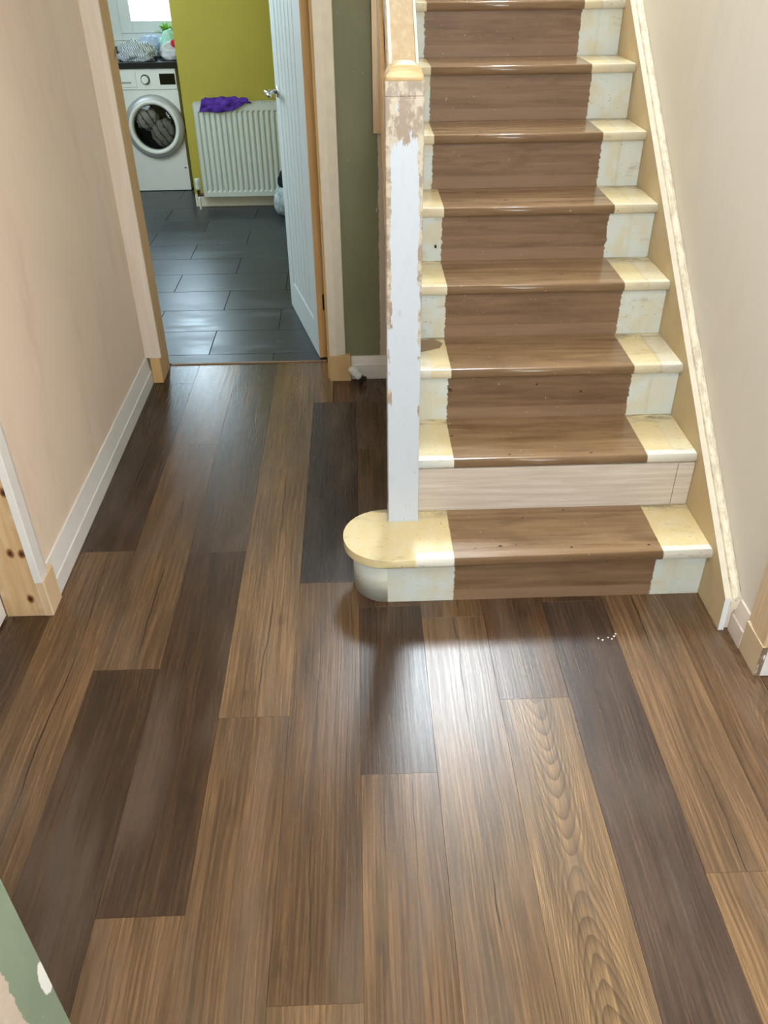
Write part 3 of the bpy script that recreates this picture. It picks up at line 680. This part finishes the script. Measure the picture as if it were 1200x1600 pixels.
# ---------------------------------------------------------------- washing machine
wm = thing('washing_machine', 'white front loading washing machine under the black worktop', 'washing machine', (-2.60, 5.22, .005))
X0, X1, Z0, Z1, YF, YK = -.30, .30, .005, .852, -.26, .28
cx, cz = .095, .463
bm = bmesh.new(); N = 48
rect = []
for (a, b) in (((X0, Z0), (X1, Z0)), ((X1, Z0), (X1, .715)), ((X1, .715), (X0, .715)), ((X0, .715), (X0, Z0))):
    for i in range(4): rect.append((a[0]+(b[0]-a[0])*i/4, a[1]+(b[1]-a[1])*i/4))
rv_ = [bm.verts.new((x, YF, z)) for x, z in rect]
cv_ = [bm.verts.new((cx+.19*math.cos(2*math.pi*i/N), YF, cz+.19*math.sin(2*math.pi*i/N))) for i in range(N)]
ed = [bm.edges.new((L[i], L[(i+1) % len(L)])) for L in (rv_, cv_) for i in range(len(L))]
bmesh.ops.triangle_fill(bm, edges=ed, use_beauty=True)
for q in (((X0, YF, Z0), (X0, YK, Z0), (X0, YK, Z1), (X0, YF, Z1)), ((X1, YF, Z0), (X1, YK, Z0), (X1, YK, Z1), (X1, YF, Z1)), ((X0, YF, Z1), (X1, YF, Z1), (X1, YK, Z1), (X0, YK, Z1)), ((X0, YK, Z0), (X1, YK, Z0), (X1, YK, Z1), (X0, YK, Z1)), ((X0, YF, Z0), (X1, YF, Z0), (X1, YK, Z0), (X0, YK, Z0))):
    bm.faces.new([bm.verts.new(p) for p in q])
obj('body', bm, M['appliance'], wm)
cp = obj('control_panel', bx(X0, X1, YF-.008, YF+.004, .7165, .852, bev=.003), M['appliance'], wm)
dr = obj('detergent_drawer', bx(X0+.012, .008, YF-.0125, YF-.0085, .734, .838, bev=.002), M['appliance'], wm)
obj('drawer_grip', bx(-.22, -.03, YF-.0138, YF-.0118, .757, .770), M['silver'], dr)
bm = bmesh.new(); lathe(bm, [(0, .024), (.022, .024), (.026, .020), (.027, 0), (.034, 0)], (.075, YF-.008, .782), (0, -1, 0), 32); obj('dial', bm, M['appliance'], wm)
obj('display', bx(.180, .292, YF-.0105, YF-.0075, .748, .820), M['black_gloss'], wm)
ax = (0, -1, 0); cc = (cx, YF, cz)
bm = bmesh.new(); lathe(bm, [(.190, .001), (.222, .001), (.222, .016), (.214, .030), (.190, .036)], cc, ax, 64); dor = obj('door_ring', bm, M['silver'], wm, smooth=True)
bm = bmesh.new(); lathe(bm, [(.190, .034), (.186, .043), (.176, .048), (.164, .043), (.156, .030), (.155, 0)], cc, ax, 64); obj('door_rim', bm, M['appliance'], wm, smooth=True)
bm = bmesh.new(); lathe(bm, [(.154, .028), (.140, .034), (.10, .039), (.05, .042), (0, .043)], cc, ax, 48)
o = obj('door_glass', bm, M['glass_dark'], wm, smooth=True)
bm = bmesh.new(); lathe(bm, [(.19, .0), (.185, -.06), (.215, -.08), (.215, -.34), (0, -.34)], cc, ax, 40); obj('drum', bm, M['drum'], wm)
obj('filter_latch', bx(.272, .284, YF-.003, YF, .165, .173), M['dark'], wm)
for i, (dx, dz, rr, mt) in enumerate(((-.062, .052, .075, 'laundry'), (.045, -.048, .082, 'laundry'))):
    o = tag(obj('garment', crumple((-2.60+cx+dx, 5.22+YF+.045, .005+cz+dz), (rr, .06, rr*.9), 11+i, .30, 4), M[mt], smooth=True),
            ('pale grey garment at the upper left inside the washing machine drum', 'grey check garment at the lower right inside the washing machine drum')[i], 'laundry', 'laundry in the washing machine')
# worktop
wt = thing('worktop', 'black laminate kitchen worktop above the washing machine', 'worktop', (-2.8, 5.23, .862))
obj('slab', bx(-.62, .608, -.30, .315, 0, .040, bev=.004), M['black'], wt)
obj('upstand', bx(-.62, .608, .297, .3195, .0405, .10), M['black'], wt)
# clothes on the worktop
zw = .9025
def heap(name, label, c, rad, seed, m, amp=.3, cat='cloth', **k):
    return tag(obj(name, crumple((c[0], c[1], zw+rad[2]*.75), rad, seed, amp, 4, zmin=zw, **k), M[m], smooth=True), label, cat, 'clothes on the worktop')
heap('crumpled_cloth', 'striped grey and white crumpled cloth on the black worktop', (-2.575, 5.05), (.108, .080, .058), 2, 'stripe', .5, fold=6.5)
heap('crumpled_cloth', 'pale grey crumpled cloth on the black worktop beside the mustard wall', (-2.315, 5.09), (.088, .08, .055), 5, 'greyc', .3)
heap('crumpled_cloth', 'light blue crumpled cloth on the black worktop behind the striped one', (-2.505, 5.27), (.075, .07, .075), 8, 'lilac', .35, fold=4.5)
heap('crumpled_cloth', 'mint green crumpled cloth on the black worktop under the spiky plant', (-2.335, 5.27), (.088, .075, .080), 3, 'mint', .38, fold=4.5)
o = tag(obj('red_cloth', crumple((-2.285, 5.035, zw+.108), (.030, .024, .020), 4, .3, 3), M['redc'], smooth=True), 'small red cloth on top of the pale grey cloth', 'cloth', 'clothes on the worktop')
pp = thing('potted_plant', 'small spiky bright green plant standing by the kitchen window', 'plant', (-2.43, 5.49, .9855))
bm = bmesh.new(); lathe(bm, [(0, 0), (.020, 0), (.026, .035), (.023, .035), (.021, .030), (0, .030)], (0, 0, 0), (0, 0, 1), 24); obj('pot', bm, M['pot'], pp)
for i in range(34):
    a = i*2.399; e = math.radians(20+60*((i*7) % 11)/11); L = .090+.03*random.random()
    d = Vector((math.cos(a)*math.cos(e), -abs(math.sin(a))*math.cos(e)*.9+ .0, math.sin(e))); s = d.cross(Vector((0, 0, 1))).normalized()*.008
    b0 = Vector((0, 0, .03)); m1 = b0+d*L*.55+Vector((0, 0, .010)); tp = b0+d*L
    tp.z -= .006; bm = bmesh.new(); up_ = Vector((0, 0, .0012))
    vs = [bm.verts.new(p) for p in (b0-s*.6, m1-s, tp, m1+s, b0+s*.6, m1+up_*3)]
    for q in ((0, 1, 5), (1, 2, 5), (2, 3, 5), (3, 4, 5), (4, 0, 5)): bm.faces.new([vs[j] for j in q])
    obj('leaf', bm, M['leaf'], pp)

# ---------------------------------------------------------------- radiator
rad = thing('radiator', 'white ribbed panel radiator on the mustard kitchen wall', 'radiator', (-1.72, 4.40, .09))
bm = bmesh.new(); xa, xb, hh = -.385, .385, .612; P = .0372; prof = []
x = xa+.022
cols = [(xa, 0.0)]
nfl = int((xb-xa-.04)/P)
for i in range(nfl):
    s0 = xa+.024+i*P; cols += [(s0, 0), (s0+.006, 1), (s0+.018, 1), (s0+.024, 0)]
cols.append((xb, 0)); zs = [(0, 0), (.030, 0), (.044, 1), (hh-.058, 1), (hh-.044, 0), (hh, 0)]
grid = [[bm.verts.new((cx_, f*.009*k, z)) for cx_, f in cols] for z, k in zs]
for a, b in zip(grid, grid[1:]):
    for i in range(len(cols)-1): bm.faces.new((a[i], a[i+1], b[i+1], b[i]))
obj('front_panel', bm, M['white_metal'], rad)
obj('back_panel', bx(xa, xb, .060, .064, 0, hh), M['white_metal'], rad)
obj('side_cover', bx(xa-.004, xa-.0005, -.002, .066, -.002, hh+.004, bev=.001), M['white_metal'], rad); obj('side_cover', bx(xb+.0005, xb+.004, -.002, .066, -.002, hh+.004, bev=.001), M['white_metal'], rad)
bm = bmesh.new(); box(bm, xa, xb, -.002, .004, hh, hh+.006); box(bm, xa, xb, .060, .066, hh, hh+.006)
for i in range(38): box(bm, xa+.005+i*.0204, xa+.014+i*.0204, .004, .060, hh+.001, hh+.005)
obj('top_grille', bm, M['white_metal'], rad)
bm = bmesh.new(); cyl(bm, (xa-.006, .02, .012), (xa+.02, .02, .012), .008, n=12); cyl(bm, (xa-.045, .02, .012), (xa-.004, .02, .012), .011, n=14); cyl(bm, (xa-.042, .02, .0), (xa-.042, .02, .05), .011, n=14); obj('valve_body', bm, M['brass'], rad)
bm = bmesh.new(); lathe(bm, [(0, 0), (.016, 0), (.020, .010), (.020, .035), (.018, .036), (.018, .041), (.021, .043), (.021, .068), (.017, .078), (0, .080)], (xa-.042, .02, .048), (0, 0, 1), 28); obj('valve_head', bm, M['white_metal'], rad)
bm = bmesh.new(); tube(bm, [(xa-.042, .02, .002), (xa-.036, .0, -.018), (xa-.036, -.002, -.085)], .0085, 14); obj('pipe', bm, M['white_metal'], rad)
bm = bmesh.new(); bmesh.ops.create_grid(bm, x_segments=34, y_segments=20, size=1)
for v in bm.verts:
    s, t = v.co.x, v.co.y; x = -1.885+.160*s + .02*t*s
    w_ = mn.noise(Vector((s*2.4, t*1.5, 3)))
    lim = .05+.035*(1-s)*.5 if s < .35 else .05
    ap = t*.085*(1-.45*max(0, s))
    if ap > 0: y, z = 4.395-.006-.010*abs(w_)*2, .712-max(0, ap-.012)*.8*(1 if s < .3 else max(.15, 1-(s-.3)*1.8))+.010*w_
    else: y, z = 4.395-ap*.9, .716+.010*w_+.018*max(0, mn.noise(Vector((s*3.1, t*4, 8))))+.012
    v.co = Vector((x, y, z))
o = tag(obj('purple_cloth', bm, M['purple'], smooth=True), 'purple cloth draped over the top of the white radiator', 'cloth')
md = o.modifiers.new('thickness', 'SOLIDIFY'); md.thickness = .006; md.offset = 1
bg = thing('bag', 'grey plastic bag with a black top, mostly hidden behind the open white door', 'bag', (-1.46, 4.20, .006))
obj('sack', crumple((0, 0, .10), (.105, .09, .115), 21, .25, 4, zmin=0), M['bagc'], bg, smooth=True)
obj('black_top', crumple((.01, 0, .235), (.085, .08, .07), 23, .25, 4), M['blackc'], bg, smooth=True)
